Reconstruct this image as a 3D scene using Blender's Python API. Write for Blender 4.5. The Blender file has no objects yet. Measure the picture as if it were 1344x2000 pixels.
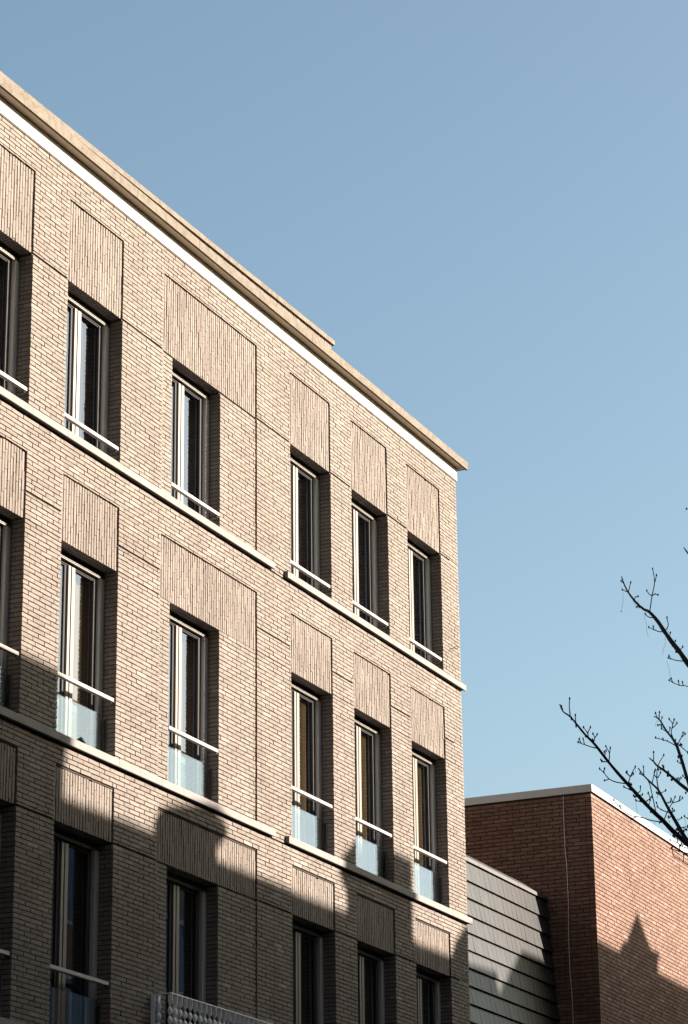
import bpy, math, random
import numpy as np
from mathutils import Vector, Matrix
random.seed(7)
RNG = np.random.default_rng(11)
S = bpy.context.scene
COL = S.collection
H = 1.65                       # camera eye height above the street

# ------------------------------------------------------------------ camera
YAW, PIT, ROL = math.radians(24.75647648), math.radians(19.76379669), math.radians(-0.69821932)
FPX, CAMY = 5227.987, -13.75
Fv = Vector((math.cos(YAW)*math.cos(PIT), math.sin(YAW)*math.cos(PIT), math.sin(PIT)))
R0 = Vector((math.sin(YAW), -math.cos(YAW), 0.0)); U0 = R0.cross(Fv)
Rv = R0*math.cos(ROL)+U0*math.sin(ROL); Uv = -R0*math.sin(ROL)+U0*math.cos(ROL)
cd = bpy.data.cameras.new("camera"); cam = bpy.data.objects.new("camera", cd); COL.objects.link(cam)
m = Matrix((Rv, Uv, -Fv)).transposed().to_4x4(); m.translation = Vector((0, CAMY, H)); cam.matrix_world = m
cd.sensor_fit = 'VERTICAL'; cd.sensor_height = 36.0; cd.lens = FPX/2000*36; cd.clip_end = 3000; cd.clip_start = 0.1
S.camera = cam

def at(px, py, depth):
    """world point seen at a photo pixel, at a distance along the view axis"""
    d = Fv + Rv*((px-672)/FPX) + Uv*((1000-py)/FPX)
    return Vector((0, CAMY, H)) + d*depth

# ------------------------------------------------------------------ light
SUN_AZ, SUN_EL = math.radians(32), math.radians(21)     # azimuth from the facade normal towards +x
sund = Vector((math.sin(SUN_AZ)*math.cos(SUN_EL), -math.cos(SUN_AZ)*math.cos(SUN_EL), math.sin(SUN_EL)))
w = bpy.data.worlds.new("World"); S.world = w; w.use_nodes = True
nt = w.node_tree; bg = nt.nodes["Background"]
sky = nt.nodes.new("ShaderNodeTexSky"); sky.sky_type = 'NISHITA'; sky.sun_disc = False
sky.sun_elevation = SUN_EL; sky.sun_rotation = math.atan2(sund.x, sund.y)
sky.altitude = 50; sky.air_density = 1.0; sky.dust_density = 3.0; sky.ozone_density = 0.3
wb = nt.nodes.new("ShaderNodeMix"); wb.data_type = 'RGBA'; wb.blend_type = 'MULTIPLY'; wb.inputs[0].default_value = 1; wb.inputs[7].default_value = (.94, 1.045, 1.01, 1)   # camera white balance
nt.links.new(sky.outputs[0], wb.inputs[6]); nt.links.new(wb.outputs[2], bg.inputs[0]); bg.inputs[1].default_value = 0.053
sl = bpy.data.lights.new("sun", 'SUN'); sl.energy = 5.0; sl.angle = math.radians(0.42); sl.color = (1.0, 0.89, 0.78)
so = bpy.data.objects.new("sun", sl); COL.objects.link(so); so.rotation_euler = (-sund).to_track_quat('-Z', 'Y').to_euler(); so.location = (20, -30, 40)
S.view_settings.view_transform = 'Standard'; S.view_settings.look = 'None'
S.view_settings.exposure = 2.03; S.view_settings.gamma = 1.0
S.render.engine = 'CYCLES'

# ------------------------------------------------------------------ materials
def new_mat(name):
    mt = bpy.data.materials.new(name); mt.use_nodes = True
    return mt, mt.node_tree, mt.node_tree.nodes["Principled BSDF"]
def N(nt, t, **kw):
    n = nt.nodes.new(t)
    for k, v in kw.items():
        if k in n.inputs: n.inputs[k].default_value = v
        else: setattr(n, k, v)
    return n
def noise(nt, scale, detail=4, rough=.6, vec=None, coord='Object', stretch=None):
    tc = N(nt, "ShaderNodeTexCoord"); src = tc.outputs[coord]
    if stretch:
        mp = N(nt, "ShaderNodeMapping"); mp.inputs['Scale'].default_value = stretch
        nt.links.new(src, mp.inputs[0]); src = mp.outputs[0]
    n = N(nt, "ShaderNodeTexNoise"); n.inputs['Scale'].default_value = scale
    n.inputs['Detail'].default_value = detail; n.inputs['Roughness'].default_value = rough
    nt.links.new(src, n.inputs['Vector']); return n
def ramp(nt, src, stops):
    r = N(nt, "ShaderNodeValToRGB"); el = r.color_ramp.elements
    while len(el) < len(stops): el.new(.5)
    for e, (p, c) in zip(el, stops):
        e.position = p; e.color = (*c, 1) if len(c) == 3 else c
    nt.links.new(src, r.inputs[0]); return r
def bump(nt, p, src, strength, dist):
    b = N(nt, "ShaderNodeBump"); b.inputs['Strength'].default_value = strength; b.inputs['Distance'].default_value = dist
    nt.links.new(src, b.inputs['Height']); nt.links.new(b.outputs[0], p.inputs['Normal']); return b
def mixc(nt, mode, fac, a, b):
    n = N(nt, "ShaderNodeMix"); n.data_type = 'RGBA'; n.blend_type = mode
    for sock, v in ((n.inputs[0], fac), (n.inputs[6], a), (n.inputs[7], b)):
        if hasattr(v, 'node'): nt.links.new(v, sock)
        elif isinstance(v, (int, float)): sock.default_value = v
        else: sock.default_value = (*v, 1)
    return n.outputs[2]

def brick_mat(name, tint, patch, rough=.85, spec=.3):
    """colour per brick comes from the mesh attribute 'col'"""
    mt, nt, p = new_mat(name)
    at_ = N(nt, "ShaderNodeAttribute"); at_.attribute_name = 'col'
    n1 = noise(nt, 55, 5, .7); n2 = noise(nt, 1.3, 4, .6)
    r1 = ramp(nt, n1.outputs[0], [(.3, (.8,)*3), (.7, (1.15,)*3)])
    c = mixc(nt, 'MULTIPLY', 1.0, at_.outputs['Color'], r1.outputs[0])
    c = mixc(nt, 'MULTIPLY', 1.0, c, tint)
    r2 = ramp(nt, n2.outputs[0], [(.45, (0, 0, 0)), (.75, (1, 1, 1))])
    n3 = noise(nt, 9, 5, .75)
    r3 = ramp(nt, n3.outputs[0], [(.55, (0, 0, 0)), (.72, (1, 1, 1))])
    f = mixc(nt, 'MULTIPLY', 1.0, r2.outputs[0], r3.outputs[0])
    c = mixc(nt, 'MIX', f, c, patch)
    n4 = noise(nt, .9, 3, .55); r4 = ramp(nt, n4.outputs[0], [(.3, (.90, .885, .87)), (.7, (1.07, 1.07, 1.07))])
    n5 = noise(nt, 2.2, 4, .6, stretch=(2.5, 2.5, .35)); r5 = ramp(nt, n5.outputs[0], [(.32, (.84, .82, .80)), (.5, (1, 1, 1))])
    c = mixc(nt, 'MULTIPLY', 1.0, c, r4.outputs[0]); c = mixc(nt, 'MULTIPLY', .8, c, r5.outputs[0])
    nt.links.new(c, p.inputs['Base Color'])
    p.inputs['Roughness'].default_value = rough; p.inputs['Specular IOR Level'].default_value = spec
    bump(nt, p, n1.outputs[0], .55, .004)
    return mt
def plain(name, col, rough=.6, metal=0, spec=.5, nscale=18, var=.12, bmp=.15, bd=.002, stretch=None):
    mt, nt, p = new_mat(name)
    n = noise(nt, nscale, 5, .65, stretch=stretch)
    r = ramp(nt, n.outputs[0], [(.3, tuple(c*(1-var) for c in col)), (.7, tuple(min(1, c*(1+var)) for c in col))])
    nt.links.new(r.outputs[0], p.inputs['Base Color'])
    p.inputs['Roughness'].default_value = rough; p.inputs['Metallic'].default_value = metal
    p.inputs['Specular IOR Level'].default_value = spec
    if bmp: bump(nt, p, n.outputs[0], bmp, bd)
    return mt
M = {}
M['brick'] = brick_mat('greige_brick', (1, 1, 1), (0.2706, 0.246, 0.2255))
M['mortar'] = plain('raked_mortar', (0.03321, 0.02244, 0.01533), .95, nscale=60)
M['redbrick'] = brick_mat('red_brick', (1, 1, 1), (0.2624, 0.164, 0.1189), rough=.8, spec=.3)
M['redmortar'] = plain('dark_mortar', (0.02296, 0.01607, 0.0123), .95, nscale=60)
M['ledge'] = plain('cast_stone_ledge', (0.2019, 0.1854, 0.1728), .95, spec=.2, nscale=7, var=.10, bmp=.1)
M['fascia'] = plain('white_fascia_stone', (0.1919, 0.1743, 0.1486), .6, nscale=5, var=.03, bmp=.05)
# weathered cornice stone with lichen
mt, nt_, p = new_mat('weathered_cornice_stone')
n = noise(nt_, 9, 8, .78); r = ramp(nt_, n.outputs[0], [(.33, (0.0646, 0.04588, 0.028)), (.47, (0.114, 0.09176, 0.0679)), (.70, (0.1558, 0.1317, 0.1036))])
n2 = noise(nt_, 45, 5, .8); r2 = ramp(nt_, n2.outputs[0], [(.32, (.55, .46, .36)), (.5, (1, 1, 1))])
nt_.links.new(mixc(nt_, 'MULTIPLY', .8, r.outputs[0], r2.outputs[0]), p.inputs['Base Color']); p.inputs['Roughness'].default_value = .9
bump(nt_, p, n2.outputs[0], .6, .006); M['cornice'] = mt
M['soffit'] = plain('smooth_soffit', (.74, .61, .46), .8, nscale=4, var=.06, bmp=0)  # colour lightened to stand in for light bounced up under the cornice
M['dark'] = plain('dark_joint', (.03, .026, .022), .9, bmp=0)
M['sash'] = plain('taupe_window_profile', (0.1412, 0.1206, 0.0934), .45, nscale=8, var=.03, bmp=0)
M['sashdark'] = plain('dark_window_profile', (.030, .027, .025), .7, spec=.2, nscale=8, var=.03, bmp=0)
M['alu'] = plain('anodised_aluminium', (.36, .335, .30), .45, nscale=8, var=.03, bmp=0)
M['rail'] = plain('pale_handrail_metal', (0.2933, 0.2721, 0.2429), .38, metal=.25, nscale=12, var=.03, bmp=0)
M['balcony'] = plain('grey_painted_steel', (.78, .78, .80), .5, metal=.0, nscale=20, var=.05, bmp=0)
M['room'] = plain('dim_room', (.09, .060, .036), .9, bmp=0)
M['curtain_dark'] = plain('dark_curtain', (.075, .05, .034), .9, nscale=3, bmp=0)
M['curtain_tan'] = plain('tan_curtain', (.19, .15, .085), .9, nscale=6, bmp=0)
M['slate'] = None
def glass_mat(name, tint, ior, boost=1.0, wav=.0):
    mt = bpy.data.materials.new(name); mt.use_nodes = True; nt = mt.node_tree
    nt.nodes.remove(nt.nodes["Principled BSDF"]); out = nt.nodes["Material Output"]
    tr = N(nt, "ShaderNodeBsdfTransparent"); tr.inputs[0].default_value = (*tint, 1)
    gl = N(nt, "ShaderNodeBsdfGlossy"); gl.inputs['Roughness'].default_value = 0.0; gl.inputs[0].default_value = (.71, .79, .94, 1)
    ge = N(nt, "ShaderNodeNewGeometry"); dt = N(nt, "ShaderNodeVectorMath"); dt.operation = 'DOT_PRODUCT'
    nt.links.new(ge.outputs['Normal'], dt.inputs[0]); nt.links.new(ge.outputs['Incoming'], dt.inputs[1])
    def mth(op, a, b=None, clamp=False):
        q = N(nt, "ShaderNodeMath"); q.operation = op; q.use_clamp = clamp
        for k_, v_ in enumerate((a, b)):
            if v_ is None: continue
            if isinstance(v_, (int, float)): q.inputs[k_].default_value = v_
            else: nt.links.new(v_, q.inputs[k_])
        return q.outputs[0]
    f0 = ((ior-1)/(ior+1))**2
    sch = mth('ADD', mth('MULTIPLY', mth('POWER', mth('SUBTRACT', 1.0, mth('ABSOLUTE', dt.outputs['Value'])), 5.0), 1-f0), f0)
    fac = mth('MULTIPLY', sch, boost, True)
    if wav:
        n = noise(nt, 1.6, 1, .4); b = N(nt, "ShaderNodeBump"); b.inputs['Strength'].default_value = wav; b.inputs['Distance'].default_value = .02
        nt.links.new(n.outputs[0], b.inputs['Height']); nt.links.new(b.outputs[0], gl.inputs['Normal'])
    mx = N(nt, "ShaderNodeMixShader"); nt.links.new(fac, mx.inputs[0])
    nt.links.new(tr.outputs[0], mx.inputs[1]); nt.links.new(gl.outputs[0], mx.inputs[2]); nt.links.new(mx.outputs[0], out.inputs[0])
    return mt
M['pane'] = glass_mat('double_glazing', (.72, .67, .56), 1.5, 3.6, .05)
M['guard'] = glass_mat('laminated_guard_glass', (.88, .92, .90), 1.5, 2.4)
# slate-like tiles
mt, nt_, p = new_mat('brown_grey_tiles'); a_ = N(nt_, "ShaderNodeAttribute"); a_.attribute_name = 'col'
n = noise(nt_, 14, 5, .7, stretch=(3, 3, .5)); r = ramp(nt_, n.outputs[0], [(.3, (.82,)*3), (.7, (1.15,)*3)])
nt_.links.new(mixc(nt_, 'MULTIPLY', 1.0, a_.outputs['Color'], r.outputs[0]), p.inputs['Base Color'])
p.inputs['Roughness'].default_value = .40; p.inputs['Specular IOR Level'].default_value = .38; bump(nt_, p, n.outputs[0], .15, .003); M['tile'] = mt
M['ridge'] = plain('ridge_cap_clay', (0.03038, 0.02622, 0.0243), .6, nscale=9, var=.2)
M['coping'] = plain('white_metal_coping', (0.3788, 0.372, 0.3651), .45, nscale=4, var=.03, bmp=0)
M['bark'] = plain('dark_bark', (0.02296, 0.01968, 0.01771), .85, nscale=60, var=.3)
M['asphalt'] = plain('asphalt', (.05, .05, .05), .9, nscale=40, var=.25, bmp=.4, bd=.01)
M['paving'] = plain('paving', (.12, .115, .11), .9, nscale=6, var=.2)
M['kerb'] = plain('kerb_stone', (.28, .27, .26), .9)
def wall_brick_proc(name, c1, c2, mor):
    mt, nt, p = new_mat(name)
    tc = N(nt, "ShaderNodeTexCoord"); sp = N(nt, "ShaderNodeSeparateXYZ"); nt.links.new(tc.outputs['Object'], sp.inputs[0])
    ad = N(nt, "ShaderNodeMath"); ad.operation = 'ADD'; nt.links.new(sp.outputs[0], ad.inputs[0]); nt.links.new(sp.outputs[1], ad.inputs[1])
    cb = N(nt, "ShaderNodeCombineXYZ"); nt.links.new(ad.outputs[0], cb.inputs[0]); nt.links.new(sp.outputs[2], cb.inputs[1])
    b = N(nt, "ShaderNodeTexBrick"); nt.links.new(cb.outputs[0], b.inputs['Vector'])
    b.inputs['Scale'].default_value = 1; b.inputs['Brick Width'].default_value = .22; b.inputs['Row Height'].default_value = .0625
    b.inputs['Mortar Size'].default_value = .006; b.inputs['Color1'].default_value = (*c1, 1); b.inputs['Color2'].default_value = (*c2, 1); b.inputs['Mortar'].default_value = (*mor, 1)
    nt.links.new(b.outputs['Color'], p.inputs['Base Color']); p.inputs['Roughness'].default_value = .9
    bump(nt, p, b.outputs['Fac'], -.5, .006); return mt
M['bp_red'] = wall_brick_proc('red_brick_wall', (.26, .12, .08), (.20, .09, .065), (.16, .14, .12))
M['bp_brown'] = wall_brick_proc('brown_brick_wall', (.24, .17, .12), (.19, .13, .10), (.2, .18, .16))
M['bp_grey'] = wall_brick_proc('greige_brick_wall', (.30, .26, .22), (.25, .21, .18), (.09, .08, .07))
M['bp_dark'] = wall_brick_proc('dark_brown_brick_wall', (.06, .045, .035), (.045, .034, .028), (.04, .036, .033))  # for the unseen blocks behind the camera, dark so they bounce little sunlight
M['paleside'] = plain('pale_side_render', (.26, .22, .18), .9)
M['render'] = plain('painted_render', (.55, .50, .42), .85)
M['roofslate'] = plain('dark_slate_roof', (.06, .06, .065), .6)
M['darkglass'] = glass_mat('house_glass', (.4, .42, .42), 1.5, 1.8)

# ------------------------------------------------------------------ mesh builder
class MB:
    def __init__(s): s.v = []; s.f = []; s.c = []; s.k = []
    def hexa(s, p8, col=(1, 1, 1), skip=()):
        b = len(s.v); s.v += p8
        F = ((0, 1, 2, 3), (7, 6, 5, 4), (0, 4, 5, 1), (1, 5, 6, 2), (2, 6, 7, 3), (3, 7, 4, 0))
        for i, f in enumerate(F):
            if i in skip: continue
            s.f.append(tuple(b+j for j in f))
        s.c += [col]*8
    def box(s, x0, x1, y0, y1, z0, z1, col=(1, 1, 1)):
        s.hexa([(x0, y0, z0), (x0, y1, z0), (x1, y1, z0), (x1, y0, z0), (x0, y0, z1), (x0, y1, z1), (x1, y1, z1), (x1, y0, z1)], col)
    def quad(s, a, b, c, d, col=(1, 1, 1)):
        n = len(s.v); s.v += [a, b, c, d]; s.f.append((n, n+1, n+2, n+3)); s.c += [col]*4
    def prism(s, prof, x0, x1, col=(1, 1, 1)):
        """profile [(y,z)] extruded along x"""
        n = len(prof); b = len(s.v)
        s.v += [(x0, y, z) for y, z in prof]+[(x1, y, z) for y, z in prof]; s.c += [col]*(2*n)
        s.f.append(tuple(b+i for i in range(n))); s.f.append(tuple(b+n+i for i in reversed(range(n))))
        for i in range(n):
            j = (i+1) % n; s.f.append((b+i, b+n+i, b+n+j, b+j))
    def prism_y(s, prof, y0, y1, col=(1, 1, 1)):
        n = len(prof); b = len(s.v)
        s.v += [(x, y0, z) for x, z in prof]+[(x, y1, z) for x, z in prof]; s.c += [col]*(2*n)
        s.f.append(tuple(b+i for i in range(n))); s.f.append(tuple(b+n+i for i in reversed(range(n))))
        for i in range(n):
            j = (i+1) % n; s.f.append((b+i, b+n+i, b+n+j, b+j))
    def tube(s, pts, rad, n=6):
        b = len(s.v); prev = None
        for i, p in enumerate(pts):
            p = Vector(p); d = (Vector(pts[min(i+1, len(pts)-1)])-Vector(pts[max(i-1, 0)])).normalized()
            a = d.cross(Vector((0, 0, 1))) if prev is None else prev - d*prev.dot(d)
            if a.length < 1e-4: a = d.cross(Vector((1, 0, 0)))
            a.normalize(); prev = a; c = d.cross(a)
            r = rad[i] if hasattr(rad, '__len__') else rad
            for k in range(n):
                t = 2*math.pi*k/n; q = p + (a*math.cos(t)+c*math.sin(t))*r; s.v.append(tuple(q)); s.c.append((1, 1, 1))
        for i in range(len(pts)-1):
            for k in range(n):
                k2 = (k+1) % n; s.f.append((b+i*n+k, b+i*n+k2, b+(i+1)*n+k2, b+(i+1)*n+k))
        s.f.append(tuple(b+k for k in reversed(range(n)))); s.f.append(tuple(b+(len(pts)-1)*n+k for k in range(n)))
    def build(s, name, mat, parent=None, xf=None, smooth=False, fix=True):
        me = bpy.data.meshes.new(name)
        v = s.v if xf is None else [tuple(xf @ Vector(q)) for q in s.v]
        me.from_pydata(v, [], s.f)
        if any(c != (1, 1, 1) for c in s.c[:200]) or len(set(s.c)) > 1:
            ca = me.color_attributes.new('col', 'FLOAT_COLOR', 'POINT')
            a = np.ones((len(s.c), 4), np.float32); a[:, :3] = np.array(s.c, np.float32); ca.data.foreach_set('color', a.ravel())
        me.materials.append(M[mat] if isinstance(mat, str) else mat)
        if fix:
            import bmesh
            bm = bmesh.new(); bm.from_mesh(me); bmesh.ops.recalc_face_normals(bm, faces=bm.faces); bm.to_mesh(me); bm.free()
        if smooth: me.polygons.foreach_set('use_smooth', [True]*len(me.polygons))
        o = bpy.data.objects.new(name, me); COL.objects.link(o)
        if parent is not None: o.parent = parent; o.matrix_parent_inverse = parent.matrix_world.inverted()
        return o
def thing(name, label, cat, loc=(0, 0, 0), rz=0, group=None):
    o = bpy.data.objects.new(name, None); COL.objects.link(o); o.location = loc; o.rotation_euler = (0, 0, rz)
    o.matrix_world = Matrix.Translation(loc) @ Matrix.Rotation(rz, 4, 'Z')
    o['label'] = label; o['category'] = cat
    if group: o['group'] = group
    return o
def structure(o): o['kind'] = 'structure'; return o

# ------------------------------------------------------------------ brickwork
PAL = [(0.1652, 0.1374, 0.116), (0.1601, 0.1325, 0.1118), (0.1702, 0.1422, 0.1207), (0.1552, 0.1282, 0.1089), (0.1664, 0.1374, 0.116), (0.1728, 0.1453, 0.1231), (0.1608, 0.1325, 0.1111)]
VPAL = [(0.1652, 0.1374, 0.116), (0.1728, 0.143, 0.1207), (0.1532, 0.1279, 0.1087), (0.1614, 0.1333, 0.1132), (0.1615, 0.1332, 0.1125), (0.1487, 0.1249, 0.1059), (0.164, 0.1351, 0.1136)]
RPAL = [(0.1487, 0.0791, 0.0529), (0.1408, 0.0734, 0.04934), (0.1568, 0.08615, 0.05735), (0.1347, 0.06901, 0.04755), (0.1487, 0.08087, 0.05557), (0.1635, 0.09754, 0.06805), (0.1327, 0.06857, 0.04934)]
def jcol(pal):
    c = random.choice(pal); k = random.uniform(.88, 1.10)
    return tuple(q*k for q in c)
def brick(mb, u0, u1, z0, z1, y, dep, col, frame):
    """one brick; frame maps (u, depth, z) to the world"""
    j = lambda a: random.uniform(-a, a)
    dy = j(.0022); t = j(.0020); tw = j(.0012)
    P = [(u0+j(.001), y+dy+tw, z0+t), (u0, y+dep, z0), (u1, y+dep, z0), (u1+j(.001), y+dy-tw, z0-t+j(.0008)),
         (u0+j(.001), y+dy+tw+j(.001), z1+t), (u0, y+dep, z1), (u1, y+dep, z1), (u1+j(.001), y+dy-tw, z1-t+j(.0008))]
    b = len(mb.v); mb.v += [frame(*q) for q in P]; mb.c += [col]*8
    for f in ((0, 1, 2, 3), (7, 6, 5, 4), (0, 4, 5, 1), (2, 6, 7, 3), (3, 7, 4, 0)): mb.f.append(tuple(b+i for i in f))
FR_MAIN = lambda u, y, z: (u, y, z)
COURSE = .0502; BL = .222; JT = .0105
def horiz_patch(mb, x0, x1, z0, z1, y=0., frame=FR_MAIN, pal=PAL, zoff=0., course=COURSE, bl=BL, jt=JT, jv=.011, dep=.10, deepL=False, deepR=False, seed=0, gap_under=0., whites=0.):
    """stretcher bond with third offsets, courses on one common grid"""
    k0 = math.ceil((z0-zoff-course*.45)/course); k = k0
    while True:
        a = zoff+k*course; b = a+course-jt
        if a > z1-course*.4: break
        a2 = max(a, z0+.001); b2 = min(b, z1-.001)
        if b2-a2 > .012:
            off = (k % 2)*bl*.5+random.uniform(-.007, .007)+(bl*.25 if k % 11 == 4 else 0)
            off = max(0, off)
            u = x0-((x0*0+off) % bl); first = True
            while u < x1:
                p, q = max(u, x0), min(u+bl-jv, x1)
                if x1-(u+bl) < .03 and x1-(u+bl) > 0: q = x1
                if q-p > .022:
                    c = jcol(pal)
                    if whites and random.random() < whites: c = tuple(min(.6, z*1.35) for z in c)
                    edgeL = p <= x0+1e-6; edgeR = q >= x1-1e-6
                    d = dep
                    if (edgeL and deepL) or (edgeR and deepR): d = .215 if k % 2 else .10
                    brick(mb, p, q, a2, b2, y, d, c, frame)
                if q >= x1: break
                u += bl
        k += 1
def vert_patch(mb, x0, x1, z0, z1, y, frame=FR_MAIN, pal=VPAL):
    n = max(1, round((x1-x0)/.0535)); wv = (x1-x0)/n; L = .212
    for i in range(n):
        off = (.0, .36, .7, .18, .53, .88, .3, .62)[i % 8]*L + random.uniform(-.02, .02)
        z = z1+off-L; zz = z1+off-L
        top = z1
        while top > z0+.012:
            bot = zz if zz > z0+.02 else z0
            if top-bot > .015:
                brick(mb, x0+i*wv+.0012, x0+(i+1)*wv-.0135, bot+.0022, top-.0022, y+random.uniform(-.001, .001), .10, jcol(pal), frame)
            top = bot; zz = bot-L
            if bot <= z0: break

# ------------------------------------------------------------------ main building
K = 1.1
colsx = [(18.94*K, 20.029*K), (20.686*K, 21.777*K), (22.868*K, 23.963*K), (25.656*K, 26.742*K), (27.322*K, 28.391*K), (28.986*K, 30.055*K)]
bay = (22.638*K, 24.816*K)
EX = 33.69                                   # street corner of the building
X0 = 16.9                                    # far left end, out of frame
heads = [z+H for z in (6.2425, 9.2334, 12.219)]
tops = [z+H for z in (6.809, 9.964, 13.178)]
LB = [z+H for z in (4.035, 7.050, 10.366)]   # ledge undersides
LH = .085
sills = [z+LH for z in LB]
ZTOP = 13.517+H; ZLOW = 3.4+H
PD = .019                                    # depth of the sunk panels
MY = .018                                   # mortar behind the brick face
RD = .215                                    # reveal depth
apartment = thing('apartment_building', 'four storey greige brick building with rows of tall windows, filling the left of the view', 'building', (X0, 0, 0))
wall = MB(); mort = MB()
def mortar_rect(x0, x1, z0, z1, y): mort.quad((x0, y, z0), (x1, y, z0), (x1, y, z1), (x0, y, z1))
spans = [(X0, colsx[0][0])]+[(colsx[i][1], colsx[i+1][0]) for i in range(5)]+[(colsx[5][1], EX)]
for fl in range(3):
    zs, zh, zp = sills[fl], heads[fl], tops[fl]
    znext = LB[fl+1] if fl < 2 else ZTOP
    # piers from the ledge to the window head, then the part beside the sunk panels
    for i, (a, b) in enumerate(spans):
        L, Rr = i > 0, i < 6
        aa, bb = a, b
        if i == 2: bb = bay[0]
        if i == 3: aa = bay[1]
        horiz_patch(wall, aa, bb, zs+.002, zh-.004, deepL=L and i != 3, deepR=Rr and i != 2, whites=.012)
        zmid = zh+.005
        if fl == 1:                          # second open bed joint above the window heads
            horiz_patch(wall, aa, bb, zmid, zh+.285, whites=.01); horiz_patch(wall, aa, bb, zh+.289, znext, whites=.02)
        else: horiz_patch(wall, aa, bb, zmid, znext, whites=.015)
        mortar_rect(aa, bb, zs-LH, zp, MY)
        for u in (aa, bb):                   # returns of mortar at the edges
            if X0 < u < EX: mort.quad((u+(.003 if u == aa else -.003), MY, zs), (u+(.003 if u == aa else -.003), RD+.02, zs), (u+(.003 if u == aa else -.003), RD+.02, zp), (u+(.003 if u == aa else -.003), MY, zp))
    # strips of sunk wall left and right of the window in the wide bay
    for (aa, bb, l, r_) in ((bay[0], colsx[2][0], False, True), (colsx[2][1], bay[1], True, False)):
        horiz_patch(wall, aa+.002, bb-.002*(0 if r_ else 1), zs+.002, zh-.004, y=PD, deepL=l, deepR=r_, whites=.02)
        mortar_rect(aa, bb, zs-LH, zh, PD+MY)
        u = bb-.003 if r_ else aa+.003
        mort.quad((u, PD+MY, zs), (u, RD+.02, zs), (u, RD+.02, zh), (u, PD+MY, zh))
    # wall between panel tops and the next ledge, split at the pier lines
    cuts = sorted([X0, EX]+[v for i, c in enumerate(colsx) if i != 2 for v in c]+list(bay))
    for a, b in [bay if i == 2 else c for i, c in enumerate(colsx)]:
        horiz_patch(wall, a+.0012, b-.0012, zp+.003, znext, whites=.05 if fl < 2 else .01)
    mortar_rect(X0, EX, zp, znext+(LH if fl < 2 else .05), MY)
    # sunk panels of upright bricks over each window
    for i, (a, b) in enumerate(colsx):
        pa, pb = (a, b) if i != 2 else bay
        pm = MB(); vert_patch(pm, pa+.002, pb-.002, zh, zp-.002, PD)
        o = pm.build('brick_panel', 'brick', apartment, fix=True)
        mortar_rect(pa, pb, zh+.004, zp, PD+MY+.002)
        mort.quad((pa, 0.012, zp), (pb, .012, zp), (pb, .04, zp), (pa, .04, zp))
        # soffit bricks
        y = .112; nrow = 0
        while y < RD-.01:
            x = a-random.uniform(0, .2)
            while x < b:
                q0, q1 = max(a, x), min(b, x+.21)
                if q1-q0 > .02: wall.box(q0, q1, y, min(y+.044, RD+.02), zh+random.uniform(-.003, .003), zh+.05, jcol(PAL))
                x += .216
            y += .054
        mort.quad((a, .02, zh+.018), (b, .02, zh+.018), (b, RD+.05, zh+.018), (a, RD+.05, zh+.018))
        # jamb bricks behind the face bricks
        for u, sg in ((a, -1), (b, 1)):
            if i == 2 and False: pass
            kk = math.ceil((zs-COURSE*.45)/COURSE)
            while kk*COURSE < zh-.02:
                z0_, z1_ = max(kk*COURSE, zs+.002), min(kk*COURSE+COURSE-JT, zh-.004)
                if kk % 2 == 0 and z1_-z0_ > .012:
                    x0_, x1_ = (u-.1, u) if sg < 0 else (u, u+.1)
                    wall.box(x0_+random.uniform(0, .003), x1_-random.uniform(0, .003), .108, RD+.02, z0_, z1_, jcol(PAL))
                kk += 1
# bottom course below the first ledge and the plain lower wall
horiz_patch(wall, X0, EX, ZLOW, LB[0], whites=.02); mortar_rect(X0, EX, ZLOW, LB[0]+LH, MY)
wall.build('wall', 'brick', apartment, fix=False)
mort.build('mortar', 'mortar', apartment, fix=False)
lower = MB(); lower.box(X0, EX, .006, .4, 0, ZLOW); lower.build('lower_wall', 'bp_grey', apartment)
# side and back
side = MB(); side.box(EX-.30, EX-.002, .012, 11, 0, ZTOP+.1); side.box(X0, X0+.3, .02, 11, 0, ZTOP+.1); side.box(X0+.3, EX-.3, 10.7, 11, 0, ZTOP+.1)
side.build('side_wall', 'paleside', apartment)
rf = MB(); rf.box(X0, EX-.01, .35, 11, ZTOP+.1, ZTOP+.16); rf.build('roof', 'roofslate', apartment)
# corner return bricks visible as notches on the edge
cb = MB(); FRS = lambda u, y, z: (EX-y, u, z)
horiz_patch(cb, .108, 1.6, ZLOW, ZTOP, y=0, frame=FRS); cb.build('return_wall', 'brick', apartment, fix=False)

# ledges: cast-stone bands with a drip groove underneath
P_L = .055
def ledge(x0, x1, z, joints, capL=False, wrapR=False):
    mb = MB(); xs = [x0]+[j for j in joints if x0+.05 < j < x1-.05]+[x1]
    for a, b in zip(xs[:-1], xs[1:]):
        a2, b2 = a+.002, b-.002
        if wrapR and b == x1: b2 = b+.0
        mb.prism([(-P_L, z+.004), (-P_L, z+LH-.006), (-P_L+.005, z+LH), (.10, z+LH), (.10, z+.012), (-.010, z+.012), (-.016, z+.018), (-.028, z+.018), (-.033, z+.002), (-P_L+.003, z+.0)], a2, b2)
    return mb.build('ledge', 'ledge', apartment)
jl = sorted([v for i, c in enumerate(colsx) if i != 2 for v in c]+[bay[0], bay[1]])
for z in LB[1:]:
    ledge(X0, 27.685, z, [j for j in jl if j < 27.5]); o = ledge(28.035, EX+P_L, z, [j for j in jl if j > 28.3], wrapR=True)
    mb = MB(); mb.box(X0, 27.685, -.0, .02, z-.002, z+.003)
ledge(X0, EX+P_L, LB[0], jl, wrapR=True)
for fl in (1, 2): gapb = MB(); horiz_patch(gapb, 27.687, 28.033, LB[fl]-.004, sills[fl]+.004); gapb.build('infill_bricks', 'brick', apartment, fix=False)
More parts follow.
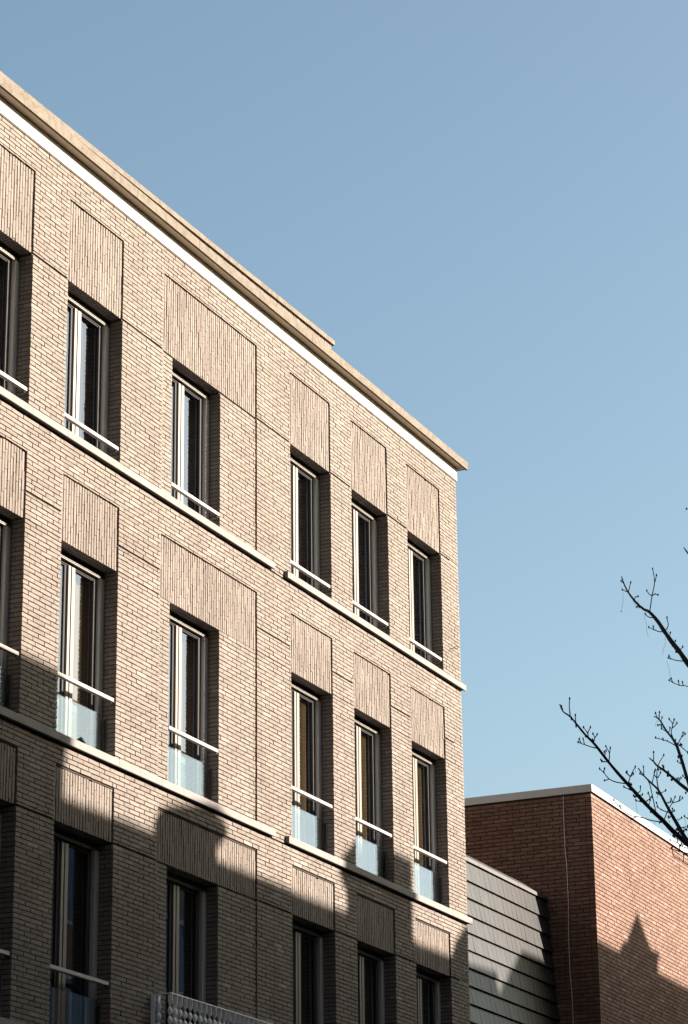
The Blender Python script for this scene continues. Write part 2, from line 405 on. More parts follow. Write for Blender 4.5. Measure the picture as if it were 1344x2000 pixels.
for fl in range(3):                          # stone window sills behind the ledge line
    for a, b in colsx: sm = MB(); sm.box(a, b, .10, RD+.06, sills[fl]-.03, sills[fl]-.002); sm.build('window_sill', 'ledge', apartment)

# fascia and cornice
FZ = (13.517+H, 13.704+H); fj = [X0, 21.0, 22.75, 24.95, 27.0, 29.2, 31.38, EX+.018]
fm = MB()
fx = [X0]+[float(v) for v in (21.1, 24.46, 26.42, 29.0, 31.68)]+[EX+.018]
for a, b in zip(fx[:-1], fx[1:]): fm.box(a+.0015, b-.0015, -.018, .30, FZ[0], FZ[1])
fm.build('fascia', 'fascia', apartment)
um = MB(); um.box(X0, EX+.012, -.010, .02, FZ[0]-.012, FZ[0]-.0005); um.build('fascia_trim', 'cornice', apartment)
gm = MB(); gm.box(X0, EX+.006, -.012, .30, FZ[1]+.0005, FZ[1]+.0095); gm.build('shadow_gap', 'soffit', apartment)
O = .143; cz0, cz1 = FZ[1]+.009, 13.829+H
cm = MB(); sf = MB(); cx = [X0, 19.4, 20.9, 22.5, 24.0, 25.5, 27.1, 28.6, 30.1, 31.7, 32.9, EX+O]
for a, b in zip(cx[:-1], cx[1:]):
    e = random.uniform(-.0015, .0015)
    cm.prism([(-O+e, cz0-.004), (-O+e, cz1-.004), (-O+e+.006, cz1+e), (.36, cz1+.02), (.36, cz0+.006), (-O+.030, cz0+.006), (-O+.026, cz0-.006), (-O+.012, cz0-.006)], a+.003, b-.003)
cm.build('cornice', 'cornice', apartment)
for a, b in zip(cx[:-1], cx[1:]): sf.box(a+.002, b-.002-(0.03 if b > EX else 0), -O+.034, .30, cz0+.001, cz0+.0055)
sf.build('soffit', 'soffit', apartment)
# attic parapet set back on the roof: soldier course under a stone cap
AY = .5; AXE = 29.85; AZ = 14.62+H
def solve_ax():
    d = Fv + Rv*((652.5-672)/FPX) + Uv*((1000-666)/FPX); t = (AY-CAMY)/d.y; return d.x*t, d.z*t
AXE, az_ = solve_ax(); AZ = az_+H
SLP = .105/7.2
def fall(mb):
    mb.v = [(x, y, z+(SLP*(x-AXE) if z > cz1+.05 else 0)) for x, y, z in mb.v]; return mb
am = MB(); am.box(X0, AXE-.04, AY+.03, AY+.35, cz1-.1, AZ-.07); fall(am).build('parapet', 'cornice', apartment)
bm_ = MB(); x = X0
while x < AXE-.05:
    brick(bm_, x, min(x+.047, AXE-.04), AZ-.07-.215, AZ-.075, AY+.022, .1, jcol(VPAL), FR_MAIN); x += .0535
horiz_patch(bm_, X0, AXE-.04, cz1-.1, AZ-.29, y=AY+.022, pal=VPAL); fall(bm_).build('parapet_brickwork', 'brick', apartment, fix=False)
am = MB(); am.box(X0, AXE, AY-.012, AY+.38, AZ-.07, AZ); fall(am).build('parapet_cap', 'cornice', apartment)

# ------------------------------------------------------------------ windows
GY = .236
def make_window(a, b, z0, z1, fl, ci):
    """window frame mesh with sashes, panes, guides and curtain as its sub-parts"""
    W = b-a; f = MB()
    # head: recessed dark strip, slim profile, outer frame
    f.box(a, b, .180, RD+.06, z1-.055, z1+.01)
    win = f.build('window', 'sashdark', apartment)
    t = MB(); t.box(a+.002, b-.002, .1655, .1795, z1-.070, z1-.058); t.box(a+.002, b-.002, .172, .20, z1-.083, z1-.0705); t.build('head_profile', 'sash', win)
    for u0, u1 in ((b-.088, b-.001), (a+.001, a+.088)):
        g = MB(); g.box(u0, u1, .165, RD+.05, z0, z1-.084); g.build('screen_guide', 'alu', win)
    # outer frame inside the guides
    fr = MB(); e = .088; ew = .062
    fr.box(a+e, a+e+ew, .212, .262, z0, z1-.07); fr.box(b-e-ew, b-e, .212, .262, z0, z1-.07)
    fr.box(a+e+ew, b-e-ew, .212, .262, z0, z0+.035); fr.box(a+e+ew, b-e-ew, .212, .262, z1-.109, z1-.0705)
    fr.build('frame', 'sashdark', win)
    xm = a+.553
    for s0, s1 in ((a+e+ew-.03, xm-.012), (xm+.012, b-e-ew+.044)):
        sm_ = MB(); ms = MB(); y0, y1 = .198, .255; zz0, zz1 = z0+.036, z1-.110; q = .046
        if s1 < xm:
            sm_.box(s0, s0+q, y0+.02, y1-.002, zz0, zz1); ms.box(s1-q, s1, y0, y1, zz0, zz1); sm_.box(s1-q-.045, s1-q-.0005, y0+.024, y1, zz0, zz1); xa, xb = s0+q, s1-q-.045
        else:
            ms.box(s0, s0+q+.018, y0, y1, zz0, zz1); sm_.box(s1-q, s1, y0+.02, y1-.002, zz0, zz1); xa, xb = s0+q+.018, s1-q
        sm_.box(xa, xb, y0+.02, y1, zz0, zz0+q); sm_.box(xa, xb, y0+.024, y1, zz1-.012, zz1)
        sm_.build('sash', 'sashdark', win); ms.build('meeting_stile', 'sash', win)
        gp = MB(); gp.quad((xa-.004, GY, zz0+q-.004), (xb+.004, GY, zz0+q-.004), (xb+.004, GY, zz1-.008), (xa-.004, GY, zz1-.008))
        gp.build('pane', 'pane', win, fix=False)
    # dim room behind
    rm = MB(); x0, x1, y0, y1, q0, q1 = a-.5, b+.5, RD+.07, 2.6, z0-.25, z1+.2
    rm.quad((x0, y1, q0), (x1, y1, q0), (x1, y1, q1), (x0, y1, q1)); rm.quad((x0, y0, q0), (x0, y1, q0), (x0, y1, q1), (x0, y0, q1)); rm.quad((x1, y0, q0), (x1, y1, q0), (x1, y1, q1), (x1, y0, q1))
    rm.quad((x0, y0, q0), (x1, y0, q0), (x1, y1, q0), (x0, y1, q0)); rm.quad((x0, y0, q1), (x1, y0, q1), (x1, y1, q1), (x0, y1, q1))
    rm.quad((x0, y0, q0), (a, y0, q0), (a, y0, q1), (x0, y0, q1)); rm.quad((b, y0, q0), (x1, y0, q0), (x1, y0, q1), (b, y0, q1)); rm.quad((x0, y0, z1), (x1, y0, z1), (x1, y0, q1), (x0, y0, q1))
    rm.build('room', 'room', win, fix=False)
    # curtains with folds
    cw = ({2: .30, 1: .72, 0: .26}[fl] if ci < 3 else {2: .42, 1: .20, 0: .34}[fl])*W*(.85+.3*random.random())
    mat = 'curtain_tan' if fl == 1 and ci in (0, 1, 2) else 'curtain_dark'
    cu = MB(); n = 48; xs = [b-cw+cw*i/n+.02 for i in range(n+1)]; off = random.random()*6
    for i in range(n):
        ya, yb = (.34+.018*math.sin(off+j*.9)+.010*math.sin(j*2.3+off) for j in (i, i+1))
        cu.quad((xs[i], ya, z0+.01), (xs[i+1], yb, z0+.01), (xs[i+1], yb, z1-.1), (xs[i], ya, z1-.1))
    cu.build('curtain', mat, win, smooth=True, fix=False)
    if fl == 1 and ci > 2:                   # narrow olive drape at the far side
        cu = MB(); n = 16; xs = [b-.36+.17*i/n for i in range(n+1)]
        for i in range(n):
            ya, yb = (.30+.014*math.sin(j*1.6) for j in (i, i+1))
            cu.quad((xs[i], ya, z0+.01), (xs[i+1], yb, z0+.01), (xs[i+1], yb, z1-.1), (xs[i], ya, z1-.1))
        cu.build('drape', 'curtain_tan', win, smooth=True, fix=False)
    return win
def rail(a, b, z):
    r = MB(); x0, x1 = a+.006, b-.022; y0, y1 = .012, .062; h = .042
    r.prism([(y0, z-h+.004), (y0, z-.004), (y0+.004, z), (y1-.004, z), (y1, z-.004), (y1, z-h+.004), (y1-.004, z-h), (y0+.004, z-h)], x0, x1)
    o = r.build('handrail', 'rail', apartment)
    k = MB(); k.box(b-.05, b-.001, .034, .05, z-h-.014, z-h-.0005); k.build('bracket', 'sashdark', o); return o
def guard(a, b, z0, ztop):
    g = MB(); g.box(a+.012, b-.035, .118, .130, z0+.05, ztop)
    o = g.build('glass_guard', 'guard', apartment)
    c = MB(); c.box(a+.01, b-.03, .112, .117, z0+.006, z0+.062); c.box(a+.01, b-.03, .131, .150, z0+.0, z0+.058); c.build('clamp_rail', 'sash', o)
    for u in (a+.18, (a+b)/2, b-.22): c = MB(); c.tube([(u, .1115, z0+.034), (u, .108, z0+.034)], .007, 8); c.build('bolt', 'sashdark', o)
    e = MB(); e.box(b-.034, b-.012, .105, .145, z0+.03, ztop-.05); e.build('edge_channel', 'dark', o)
    e = MB(); e.box(b-.0115, b-.004, .100, .150, z0+.018, ztop-.05); e.build('edge_strip', 'rail', o)
    return o
for fl in range(3):
    for ci, (a, b) in enumerate(colsx):
        make_window(a, b, sills[fl], heads[fl], fl, ci)
        if not (fl == 0 and ci == 2):
            rail(a, b, {2: 10.672, 1: 7.803, 0: 4.785}[fl]+H)
        if fl < 2 and not (fl == 0 and ci == 2):
            guard(a, b, sills[fl], {1: 7.62, 0: 4.60}[fl]+H)

# little french balcony with twisted flat bars
BZ = 4.785+H; BY = -.245; bx0, bx1 = 24.80, 27.30; zb = BZ-1.02
bal = MB(); bal.box(bx0, bx1, BY, BY+.050, BZ-.010, BZ); bal.box(bx0, bx0+.042, BY+.0425, -.002, BZ-.010, BZ); bal.box(bx1-.042, bx1, BY+.0425, -.002, BZ-.010, BZ)
bal.box(bx0, bx1, BY, BY+.050, zb, zb+.010); bal.box(bx0, bx0+.042, BY+.0425, -.002, zb, zb+.010); bal.box(bx1-.042, bx1, BY+.0425, -.002, zb, zb+.010)
balo = bal.build('balcony_railing', 'balcony', apartment)
for u in (bx0, bx1-.012): pb = MB(); pb.box(u, u+.012, -.052, -.003, zb+.011, BZ-.011); pb.build('post', 'balcony', balo)
def twisted(x, y, ang0, wdt=.052, th=.005):
    b = MB(); n = 72; za, zc = zb+.011, BZ-.011
    L = zc-za
    for i in range(n+1):
        t = i/n; tw = min(1, max(0, (t-.09)/.82)); a = ang0+math.pi*8*tw
        c, s_ = math.cos(a), math.sin(a); z = za+L*t
        for (u, v) in ((-wdt/2, -th/2), (wdt/2, -th/2), (wdt/2, th/2), (-wdt/2, th/2)):
            b.v.append((x+u*c-v*s_, y+u*s_+v*c, z)); b.c.append((1, 1, 1))
    for i in range(n):
        for k in range(4):
            k2 = (k+1) % 4; b.f.append((i*4+k, i*4+k2, i*4+4+k2, i*4+4+k))
    b.build('twisted_bar', 'balcony', balo, smooth=False)
nb = 23
for i in range(nb): twisted(bx0+.021+(bx1-bx0-.042)*i/(nb-1), BY+.021, math.pi/2)
for u in (bx0+.021, bx1-.021): twisted(u, BY+.155, 0)
sl_ = MB(); sl_.box(bx0, bx1, BY, -.058, zb-.05, zb-.002); sl_.build('balcony_slab', 'balcony', apartment)
# eye bolt near the corner
hx, hz = 33.36, 10.895+H
hk = MB(); hk.tube([(hx, .01, hz), (hx, -.055, hz+.004)], .004, 6)
ring = [(hx, -.078+.022*math.cos(t), hz+.006+.022*math.sin(t)) for t in [2*math.pi*i/16 for i in range(17)]]
hk.tube(ring, .0045, 6); hk.build('eye_bolt', 'dark', apartment)

# ------------------------------------------------------------------ red brick building
RX = 38.97; RZ = 10.05+H; RROT = math.radians(1.0)
RL, RDp = 15.0, 11.0
red = thing('red_brick_building', 'red brick building with a flat white-edged roof, right of the greige one', 'building', (RX, 0, 0))
RM = Matrix.Translation((RX, 0, 0)) @ Matrix.Rotation(RROT, 4, 'Z')
b1 = MB()
kw = dict(pal=RPAL, course=.0625, bl=.222, jt=.013, jv=.012, dep=.1)
horiz_patch(b1, 0, 9.0, 4.2+H, RZ, frame=lambda u, y, z: (u, y, z), whites=.10, **kw)
b1.build('street_wall', 'redbrick', red, xf=RM, fix=False)
b2 = MB(); horiz_patch(b2, .108, 6.5, 4.2+H, RZ, frame=lambda u, y, z: (y, u, z), **kw)
kk = 0
b2.build('side_wall', 'redbrick', red, xf=RM, fix=False)
b3 = MB(); b3.box(.014, RL, .014, RDp, 4.2+H, RZ-.001); b3.build('mortar', 'redmortar', red, xf=RM)
b3 = MB(); b3.box(0, RL, 0, RDp, 0, 4.2+H-.003); b3.box(9.002, RL, .001, .008, 4.2+H, RZ-.001); b3.build('lower_wall', 'bp_red', red, xf=RM)
cp = MB(); e = .022; cpx = [-e, 2.6, 5.2, 7.8, 10.4, RL+e]
for a, b in zip(cpx[:-1], cpx[1:]): cp.box(a+.001, b-.001, -e, .35, RZ+.008, RZ+.128)
ys = [.351, 2.8, 5.4, 8.0, RDp]
for a, b in zip(ys[:-1], ys[1:]): cp.box(-e, .35, a+.001, b-.001, RZ+.008, RZ+.128)
cp.box(.351, RL, RDp-.35, RDp, RZ+.008, RZ+.128)
cp.build('coping', 'coping', red, xf=RM)
dk = MB(); dk.box(-.004, RL, -.004, RDp, RZ, RZ+.0075); dk.build('coping_joint', 'dark', red, xf=RM)
cbm = MB(); yy = .455
pts = [RM @ Vector((-.012, yy+.012*math.sin(i*.9)+.004*math.sin(i*2.7), RZ-.02-i*.28)) for i in range(24)]
cbm.tube([tuple(q) for q in pts], .0055, 6); cbm.build('cable', plain('pale_cable', (.5, .48, .45), .6, bmp=0), red)

# ------------------------------------------------------------------ tiled mansard between the two
mans = thing('tiled_building', 'low building faced with brown-grey tiles in the gap between the brick buildings', 'building', (EX, .8, 0))
MX0, MX1 = EX+.01, RX-.01; MZT = 8.375+H; LEAN = .06
my = lambda z: .77+LEAN*(z-(7.6+H))
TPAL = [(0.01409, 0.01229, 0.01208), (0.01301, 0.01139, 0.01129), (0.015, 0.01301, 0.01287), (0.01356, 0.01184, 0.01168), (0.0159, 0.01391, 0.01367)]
tm = MB(); rowh = .262; r = 0; z = MZT
while z > 3.6+H:
    zb_ = z-rowh; x = MX0-random.uniform(0, .1)-(.09 if r % 2 else 0)
    while x < MX1:
        a, b = max(x, MX0), min(x+.178, MX1)
        if b-a > .03:
            c = tuple(q*random.uniform(.92, 1.1) for q in random.choice(TPAL)); yb, yt = my(zb_)-.046+random.uniform(-.002, .002), my(z)-.006
            tm.hexa([(a+.001, yb, zb_-.02), (a+.001, yb+.012, zb_-.02), (b-.003, yb+.012, zb_-.02), (b-.003, yb+random.uniform(-.002, .002), zb_-.02),
                     (a+.001, yt, z), (a+.001, yt+.01, z), (b-.003, yt+.01, z), (b-.003, yt, z)], c)
        x += .181
    z -= rowh; r += 1
tm.build('tile_cladding', 'tile', mans)
bk = MB(); bk.prism([(my(3.5+H)+.01, 3.5+H), (my(MZT)+.01, MZT), (.9, MZT+.04), (3.6, MZT+.04), (3.6, 3.5+H)], MX0, MX1); bk.build('roof_body', 'dark', mans)
lw = MB(); lw.box(MX0, MX1, .55, 3.6, 0, 3.5+H-.004); lw.build('wall', 'bp_brown', mans)
rc = MB(); x = MX0
while x < MX1-.02:
    b = min(x+.40, MX1); e = random.uniform(-.002, .002); y0 = my(MZT)-.035+e
    rc.prism([(y0, MZT+.018), (y0+.004, MZT+.075), (y0+.17, MZT+.20), (y0+.34, MZT+.13), (y0+.34, MZT+.05), (y0+.02, MZT+.03)], x+.0015, b-.0015); x += .40
rc.build('ridge_cap', 'ridge', mans)

# ------------------------------------------------------------------ opposite side of the street
YF = -16.0
DX, DZ = 16*math.tan(SUN_AZ)-9.24, 16*math.tan(SUN_EL)/math.cos(SUN_AZ)-7.84
def house(x0, x1, ztop, depth, mat, label, floors, bays, parapet=.3, face=YF):
    x0 += DX; x1 += DX; ztop += DZ
    t = thing('townhouse', label, 'house', ((x0+x1)/2, face, 0), group='houses across the street')
    zt = ztop+H
    wl = MB(); wl.box(x0, x1, face-depth, face, 0, zt-parapet); wl.box(x0, x1, face-.3, face, zt-parapet, zt); wl.box(x0, x0+.3, face-depth, face-.3, zt-parapet, zt); wl.box(x1-.3, x1, face-depth, face-.3, zt-parapet, zt)
    wl.build('wall', mat, t)
    fh = (zt-1.2)/floors; bw = (x1-x0)/bays
    for f in range(floors):
        for k in range(bays):
            cx = x0+bw*(k+.5); zc = .9+f*fh
            fm = MB(); ww, hh = .62, fh*.58
            fm.box(cx-ww-.07, cx+ww+.07, face+.002, face+.05, zc-.08, zc); fm.box(cx-ww-.07, cx-ww, face+.002, face+.04, zc+.001, zc+hh); fm.box(cx+ww, cx+ww+.07, face+.002, face+.04, zc+.001, zc+hh)
            fm.box(cx-ww-.07, cx+ww+.07, face+.002, face+.05, zc+hh+.001, zc+hh+.1); fm.box(cx-.03, cx+.03, face+.012, face+.035, zc+.001, zc+hh)
            fo = fm.build('window', 'coping', t)
            g = MB(); g.quad((cx-ww, face+.010, zc), (cx+ww, face+.010, zc), (cx+ww, face+.010, zc+hh), (cx-ww, face+.010, zc+hh)); g.build('pane', 'darkglass', fo, fix=False)
    return t
def shift(mb):
    mb.v = [(x+DX, y, z+DZ) for x, y, z in mb.v]; return mb
def chimney(t, x0, x1, zt, y0=None, thick=.6, cap=.12, zbase=13.0, mat='bp_red'):
    y1 = YF-.02; y0 = y1-thick
    c = MB(); c.box(x0, x1, y0, y1, zbase+H, zt-cap+H); c.box(x0-.08, x1+.08, y0-.06, y1+.06, zt-cap+H+.001, zt+H); return c.build('chimney', mat, t)
house(-8, 18.5, 24, 9, 'bp_dark', 'unseen brown brick block across the street behind the camera, made tall and dark to cut skylight', 8, 9)  # out of view; height and dark brick chosen to hold back skylight
t = thing('sky_blocker', 'unseen very tall dark block behind the camera, added to cut skylight from that end of the street', 'building', (-32, -10, 0))  # unseen, added to darken the window jambs and the red side wall
b_ = MB(); b_.box(-52, -32, -45, 25, 0, 42); b_.build('wall', 'bp_dark', t)
house(19, 32.2, 15.65, 9, 'bp_red', 'tall red brick house across the street with a straight parapet', 5, 5)
h2 = house(32.2, 39.7, 14.37, 9, 'bp_brown', 'brown brick house across the street with one broad capped chimney', 5, 3, parapet=.2)
h3 = house(39.7, 46.15, 14.37, 9, 'render', 'pale rendered house across the street with two broad chimneys', 5, 3, parapet=.2)
h4 = house(47.3, 53.4, 15.56, 10, 'bp_red', 'red brick house across the street with a small pointed turret', 5, 3)
h5 = house(53.4, 64.0, 14.5, 10, 'bp_brown', 'brown brick house across the street beside the turreted house', 5, 4)
h6 = house(64.0, 84.0, 14.9, 10, 'bp_red', 'wide red brick house at the far end across the street', 5, 7)
# features whose shadows fall on the brick wall
c = MB(); c.prism_y([(34.38, 13.9+H), (34.38, 14.60+H), (34.36, 14.74+H), (34.60, 14.80+H), (35.15, 14.92+H), (35.42, 14.95+H), (35.78, 14.82+H), (35.80, 14.66+H), (35.6, 14.52+H), (35.6, 13.9+H)], YF-.50, YF-.02); shift(c).build('chimney', 'bp_red', h2)
c = MB(); c.prism_y([(39.33, 13.9+H), (39.33, 14.85+H), (39.12, 15.08+H), (39.14, 15.22+H), (39.34, 15.37+H), (39.58, 15.45+H), (41.06, 15.42+H), (41.06, 13.9+H)], YF-.55, YF-.02); shift(c).build('chimney', 'bp_red', h3)
c = MB(); c.prism_y([(42.62, 13.9+H), (42.62, 14.56+H), (42.82, 14.84+H), (43.1, 14.93+H), (46.15, 15.06+H), (46.15, 13.9+H)], YF-.5, YF-.02); shift(c).build('chimney', 'render', h3)
tr = MB(); tx = 50.45; ty = YF-.75
tr.box(tx-.78, tx-.05, ty-.05, ty+.6, 15.2+H, 15.86+H)
tr.box(tx-.55, tx+.88, ty-.3, ty+.7, 15.2+H, 15.84+H); tr.box(tx-.58, tx+1.0, ty-.32, ty+.74, 15.841+H, 15.9+H)
b = len(tr.v); tr.v += [(tx-.50, ty-.25, 15.9+H), (tx-.50, ty+.65, 15.9+H), (tx+.62, ty+.65, 15.9+H), (tx+.62, ty-.25, 15.9+H), (tx+.07, ty+.42, 16.52+H)]; tr.c += [(1, 1, 1)]*5
tr.f += [(b, b+1, b+2, b+3), (b, b+1, b+4), (b+1, b+2, b+4), (b+2, b+3, b+4), (b+3, b, b+4)]
shift(tr).build('turret', 'roofslate', h4)

# ------------------------------------------------------------------ bare tree at the right
C8 = lambda x, y: (1060+x/2.63, 960+y/2.63)
tree = thing('bare_tree', 'leafless tree reaching in from the right edge with dark budded twigs', 'tree', (0, 0, 0))
def c8w(p, d): q = C8(*p); return at(q[0], q[1], d)
base = c8w((2000, 3000), 19.8); tree.location = (base.x, base.y, 0); tree.matrix_world = Matrix.Translation((base.x, base.y, 0))
PX = 20/FPX
BR = MB(); TW = MB()
def limb(pts, r0, r1, d0, d1, mb=None, jit=.0):
    """pts from tip to base; radii in photo pixels; depth changes along the limb"""
    n = len(pts); W_ = []
    for i, p in enumerate(pts):
        t = i/(n-1); W_.append(c8w(p, d0+(d1-d0)*t+random.uniform(-jit, jit)))
    # subdivide with Catmull-Rom so that limbs bend softly
    out = []; rad = []
    for i in range(n-1):
        p0, p1, p2, p3 = W_[max(0, i-1)], W_[i], W_[i+1], W_[min(n-1, i+2)]
        for k in range(3):
            t = k/3; out.append(.5*((2*p1)+(-p0+p2)*t+(2*p0-5*p1+4*p2-p3)*t*t+(-p0+3*p1-3*p2+p3)*t**3)); rad.append((r0+(r1-r0)*((i+t)/(n-1)))*PX)
    out.append(W_[-1]); rad.append(r1*PX)
    rad = [r*random.uniform(.92, 1.1) for r in rad]
    (mb or BR).tube([tuple(q) for q in out], rad, 7)
    return out
def bud(p, d, s=1.5):
    q = c8w(p, d); v = Vector((random.uniform(-.3, .3), random.uniform(-.3, .3), 1)).normalized()
    TW.tube([tuple(q-v*s*PX*1.2), tuple(q), tuple(q+v*s*PX*1.6), tuple(q+v*s*PX*2.6)], [s*PX*.6, s*PX*1.15, s*PX*.8, s*PX*.1], 6)
def twig(pts, d, r0=.75, r1=1.15):
    limb(pts, r0, r1, d+random.uniform(-.12, .12), d, TW, .01); bud(pts[0], d+random.uniform(-.05, .05))
    if len(pts) > 2 and random.random() < .6: bud(pts[1], d, 1.1)
J1 = (1450, 2350)
limb([(405, 435), (418, 475), (440, 518), (480, 570), (520, 605), (548, 618), (590, 665), (625, 718), (665, 775), (705, 825), (747, 885), (850, 1010), (1000, 1200), (1150, 1480), (1350, 1950), (1600, 2500)], .9, 7.5, 20.8, 20.0)
d = 20.7
for t in ([(452, 468), (440, 518)], [(410, 505), (440, 518)], [(565, 398), (575, 465), (562, 535), (550, 618)], [(585, 430), (577, 462)], [(535, 510), (548, 528), (562, 535)], [(592, 532), (578, 526), (562, 535)],
          [(527, 630), (545, 645), (572, 648)], [(490, 540), (478, 540), (470, 558)], [(545, 698), (572, 710), (600, 720), (625, 718)], [(568, 695), (572, 710)], [(638, 648), (645, 690), (625, 718)], [(682, 768), (668, 778)],
          [(720, 798), (700, 820)], [(645, 855), (690, 868), (738, 872)], [(650, 845), (660, 862)], [(650, 970), (700, 995), (747, 1002), (850, 1060), (1010, 1215)], [(660, 962), (670, 984)], [(697, 975), (702, 996)], [(718, 980), (722, 998)], [(403, 460), (414, 470)]): twig(t, d)
limb([(725, 288), (747, 318), (800, 390), (900, 560), (1060, 900), (1200, 1500), (1400, 2050)], .9, 6, 21.3, 20.0)
twig([(738, 90), (765, 100), (900, 200), (1050, 860)], 21.4)
M2L = [(88, 1092), (105, 1130), (140, 1155), (175, 1195), (215, 1245), (260, 1290), (285, 1320), (335, 1385), (385, 1445), (430, 1495), (475, 1545), (530, 1605), (580, 1655), (620, 1692), (670, 1745), (747, 1815)]
limb(M2L, 1.1, 4.6, 19.2, 19.5); limb([(747, 1815), (850, 1900), (1000, 2010), (1200, 2170), (1500, 2450), (1800, 2800)], 4.6, 11, 19.5, 19.8)
d = 19.3
for t in ([(138, 1065), (137, 1110), (142, 1155)], [(168, 1150), (170, 1185)], [(172, 1208), (166, 1182)], [(210, 1212), (230, 1240), (235, 1262)], [(245, 1212), (232, 1240)], [(258, 1245), (268, 1265), (260, 1290)], [(280, 1248), (268, 1265)],
          [(182, 1288), (215, 1300), (250, 1312), (285, 1320)], [(208, 1272), (215, 1300)], [(188, 1272), (196, 1291)], [(325, 1310), (343, 1345), (340, 1388)], [(348, 1318), (343, 1345)], [(300, 1380), (315, 1388), (335, 1388)], [(305, 1388), (316, 1386)],
          [(293, 1425), (315, 1445), (340, 1475), (375, 1492), (425, 1500)], [(318, 1485), (342, 1477)], [(318, 1425), (312, 1442)], [(475, 1415), (450, 1465), (438, 1508)], [(430, 1445), (450, 1465)], [(465, 1450), (455, 1462)], [(432, 1440), (438, 1452)],
          [(418, 1518), (440, 1528), (472, 1543)], [(502, 1518), (500, 1540), (480, 1552)], [(512, 1558), (490, 1562)], [(480, 1588), (500, 1592), (530, 1600)], [(542, 1550), (552, 1575), (530, 1592)], [(560, 1570), (550, 1578)],
          [(365, 1585), (410, 1635), (455, 1665), (500, 1672), (560, 1690), (622, 1698)], [(455, 1682), (480, 1672)], [(398, 1615), (402, 1630)]): twig(t, d)
limb([(490, 1420), (520, 1460), (560, 1500), (595, 1535), (630, 1600), (660, 1655), (700, 1725), (747, 1800), (850, 1930), (1000, 2025)], 1.0, 5, 19.9, 19.5)
limb([(547, 1368), (570, 1388), (590, 1410), (640, 1445), (690, 1490), (747, 1535), (850, 1620), (1050, 1850), (1300, 2260)], 1.0, 5, 20.2, 19.8)
limb([(572, 1155), (600, 1172), (640, 1235), (665, 1265), (690, 1310), (720, 1400), (747, 1490), (800, 1640), (900, 1800), (1150, 2120)], 1.0, 5, 20.5, 19.8)
d = 20.0
for t in ([(500, 1450), (530, 1470), (550, 1505), (565, 1570), (582, 1650)], [(518, 1415), (520, 1455)], [(622, 1355), (592, 1410), (587, 1480), (597, 1538)], [(570, 1340), (570, 1388)], [(575, 1440), (562, 1500)], [(605, 1445), (592, 1470)],
          [(580, 1430), (572, 1450), (585, 1470)], [(680, 1570), (665, 1600), (640, 1645), (622, 1695)], [(718, 1575), (700, 1590), (665, 1600)], [(705, 1570), (700, 1590)], [(660, 1580), (668, 1598)], [(590, 1620), (610, 1635), (655, 1652)], [(585, 1600), (592, 1622)],
          [(600, 1135), (598, 1170)], [(580, 1140), (590, 1165)], [(650, 1170), (668, 1195), (660, 1235), (668, 1262)], [(676, 1172), (668, 1195)], [(690, 1190), (678, 1205), (665, 1215)], [(610, 1218), (640, 1235)], [(580, 1265), (640, 1282), (690, 1310)], [(722, 1240), (712, 1262), (693, 1300)], [(732, 1245), (716, 1260)],
          [(618, 1272), (620, 1280)], [(655, 1790), (690, 1803), (720, 1825), (770, 1838)], [(690, 1775), (692, 1802)], [(662, 1835), (700, 1848), (747, 1860), (850, 1905)], [(665, 1828), (672, 1870), (700, 1888), (747, 1918), (900, 1990)], [(705, 1830), (702, 1848)], [(725, 1868), (722, 1900)],
          [(728, 1668), (745, 1680), (800, 1700)], [(735, 1550), (760, 1545), (850, 1650)], [(745, 1340), (690, 1292)], [(747, 1345), (850, 1420), (900, 1560)]): twig(t, d)
def spurs(pts, d, n, smax):
    for _ in range(n):
        i = random.randint(0, len(pts)-2); t = random.random(); x = pts[i][0]+(pts[i+1][0]-pts[i][0])*t; y = pts[i][1]+(pts[i+1][1]-pts[i][1])*t
        a = random.choice((random.uniform(-2.6, -1.2), random.uniform(-1.2, .2), random.uniform(2.6, 3.6))); L = random.uniform(8, smax)
        q = (x+math.cos(a)*L, y+math.sin(a)*L); mdl = (x+math.cos(a)*L*.5+random.uniform(-3, 3), y+math.sin(a)*L*.5+random.uniform(0, 4))
        twig([q, mdl, (x, y)], d, .6, .95)
        if random.random() < .5:
            a2 = a+random.choice((-.8, .8)); l2 = L*random.uniform(.3, .5); twig([(mdl[0]+math.cos(a2)*l2, mdl[1]+math.sin(a2)*l2), mdl], d, .5, .8)
spurs(M2L, 19.33, 16, 34); spurs([(480, 570), (548, 618), (625, 718), (705, 825), (747, 885), (850, 1010)], 20.7, 12, 30)
spurs([(595, 535+1000), (630, 1600), (660, 1655), (700, 1725), (747, 1800)], 19.75, 12, 45); spurs([(600, 1172), (640, 1235), (690, 1310), (720, 1400), (747, 1490)], 20.3, 12, 40)
spurs([(590, 1410), (640, 1445), (690, 1490), (747, 1535)], 20.1, 9, 40); spurs([(670, 1745), (747, 1815), (850, 1900)], 19.5, 7, 60)
for k, (x, y) in enumerate([(415, 520), (462, 548), (492, 560), (525, 640), (640, 700), (632, 745), (470, 1545), (575, 1700), (590, 1480), (600, 1140), (660, 1640), (700, 1840), (480, 1420), (640, 870), (730, 1670)]):
    L = random.uniform(40, 115); c = random.uniform(-14, 14); dd = 20.0+random.uniform(-.6, .6)
    limb([(x+c*1.3+random.uniform(-5, 5), y+L), (x+c+random.uniform(-4, 4), y+L*.72), (x+c*.4+3, y+L*.4), (x+c*.2-2, y+L*.15), (x, y)], .28, .22, dd, dd, TW)
    if random.random() < .5: bud((x+c*1.3, y+L), dd, .8)
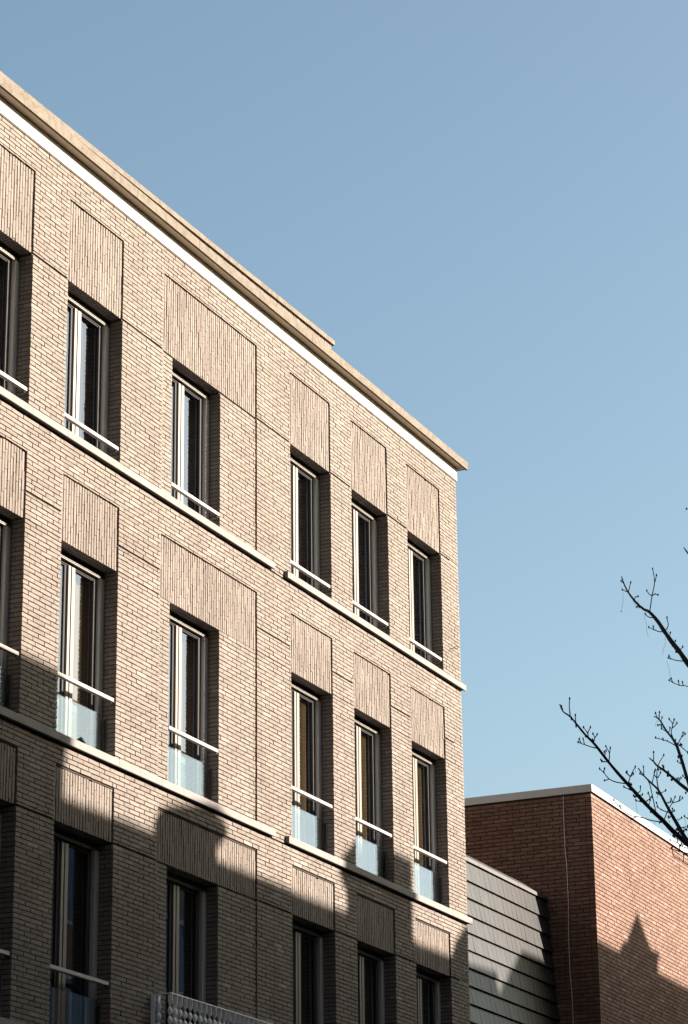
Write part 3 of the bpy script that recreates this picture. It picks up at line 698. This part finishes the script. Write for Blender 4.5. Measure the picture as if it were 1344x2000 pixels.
# rest of the crown, outside the frame to the right
for k in range(46):
    bx, by = random.uniform(950, 1750), random.uniform(1300, 2500); L = random.uniform(200, 620); an = random.uniform(-2.9, -.3)
    dd = random.uniform(18.6, 21.4); pts = [(bx+math.cos(an)*L*t+random.uniform(-14, 14), by+math.sin(an)*L*t+random.uniform(-14, 14)) for t in (1, .8, .6, .4, .2, 0)]
    if min(p[0] for p in pts) < 790: continue
    limb(pts, .9, 3, dd, 19.8)
    for j in range(6):
        q = pts[random.randint(1, 4)]; a2 = an+random.choice((-1, 1))*random.uniform(.4, .9); l2 = random.uniform(30, 90)
        twig([(q[0]+math.cos(a2)*l2, q[1]+math.sin(a2)*l2), (q[0]+math.cos(a2)*l2*.5, q[1]+math.sin(a2)*l2*.5+6), q], dd*.5+9.9)
limb([(1600, 2500), (1800, 2900), (1950, 3500)], 8, 15, 20.0, 19.8); limb([(1300, 2260), (1600, 2650), (1850, 3150)], 6, 12, 19.8, 19.8); limb([(1400, 2050), (1750, 2600), (1950, 3200)], 6, 12, 20, 19.8)
limb([(1800, 2800), (1900, 3100), (1970, 3600)], 11, 17, 19.8, 19.8)
top = c8w((1960, 3500), 19.8)
trk = MB(); trk.tube([(top.x-.03, top.y, top.z+.5), tuple(top), (top.x+.02, top.y-.02, top.z*.6), (top.x, top.y, 1.2), (top.x, top.y, .0)], [.07, .11, .15, .19, .25], 14); trk.build('trunk', 'bark', tree, smooth=True)
BR.build('branches', 'bark', tree, smooth=True); TW.build('twigs', 'bark', tree, smooth=True)

# ------------------------------------------------------------------ ground
g = MB(); g.box(-700, 900, -700, 700, -.5, -.14); structure(g.build('ground', 'paving'))
g = MB(); g.box(-60, 160, -12.0, -3.0, -.139, -.12); structure(g.build('road', 'asphalt'))
for (y0, y1, n_) in ((-2.85, .5, 'pavement'), (-16, -12.15, 'pavement')):
    g = MB(); g.box(-60, 160, y0, y1, -.139, 0); structure(g.build(n_, 'paving'))
for y0 in (-3.0, -12.15):
    g = MB(); g.box(-60, 160, y0+.001, y0+.149, -.139, .004); structure(g.build('kerb', 'kerb'))
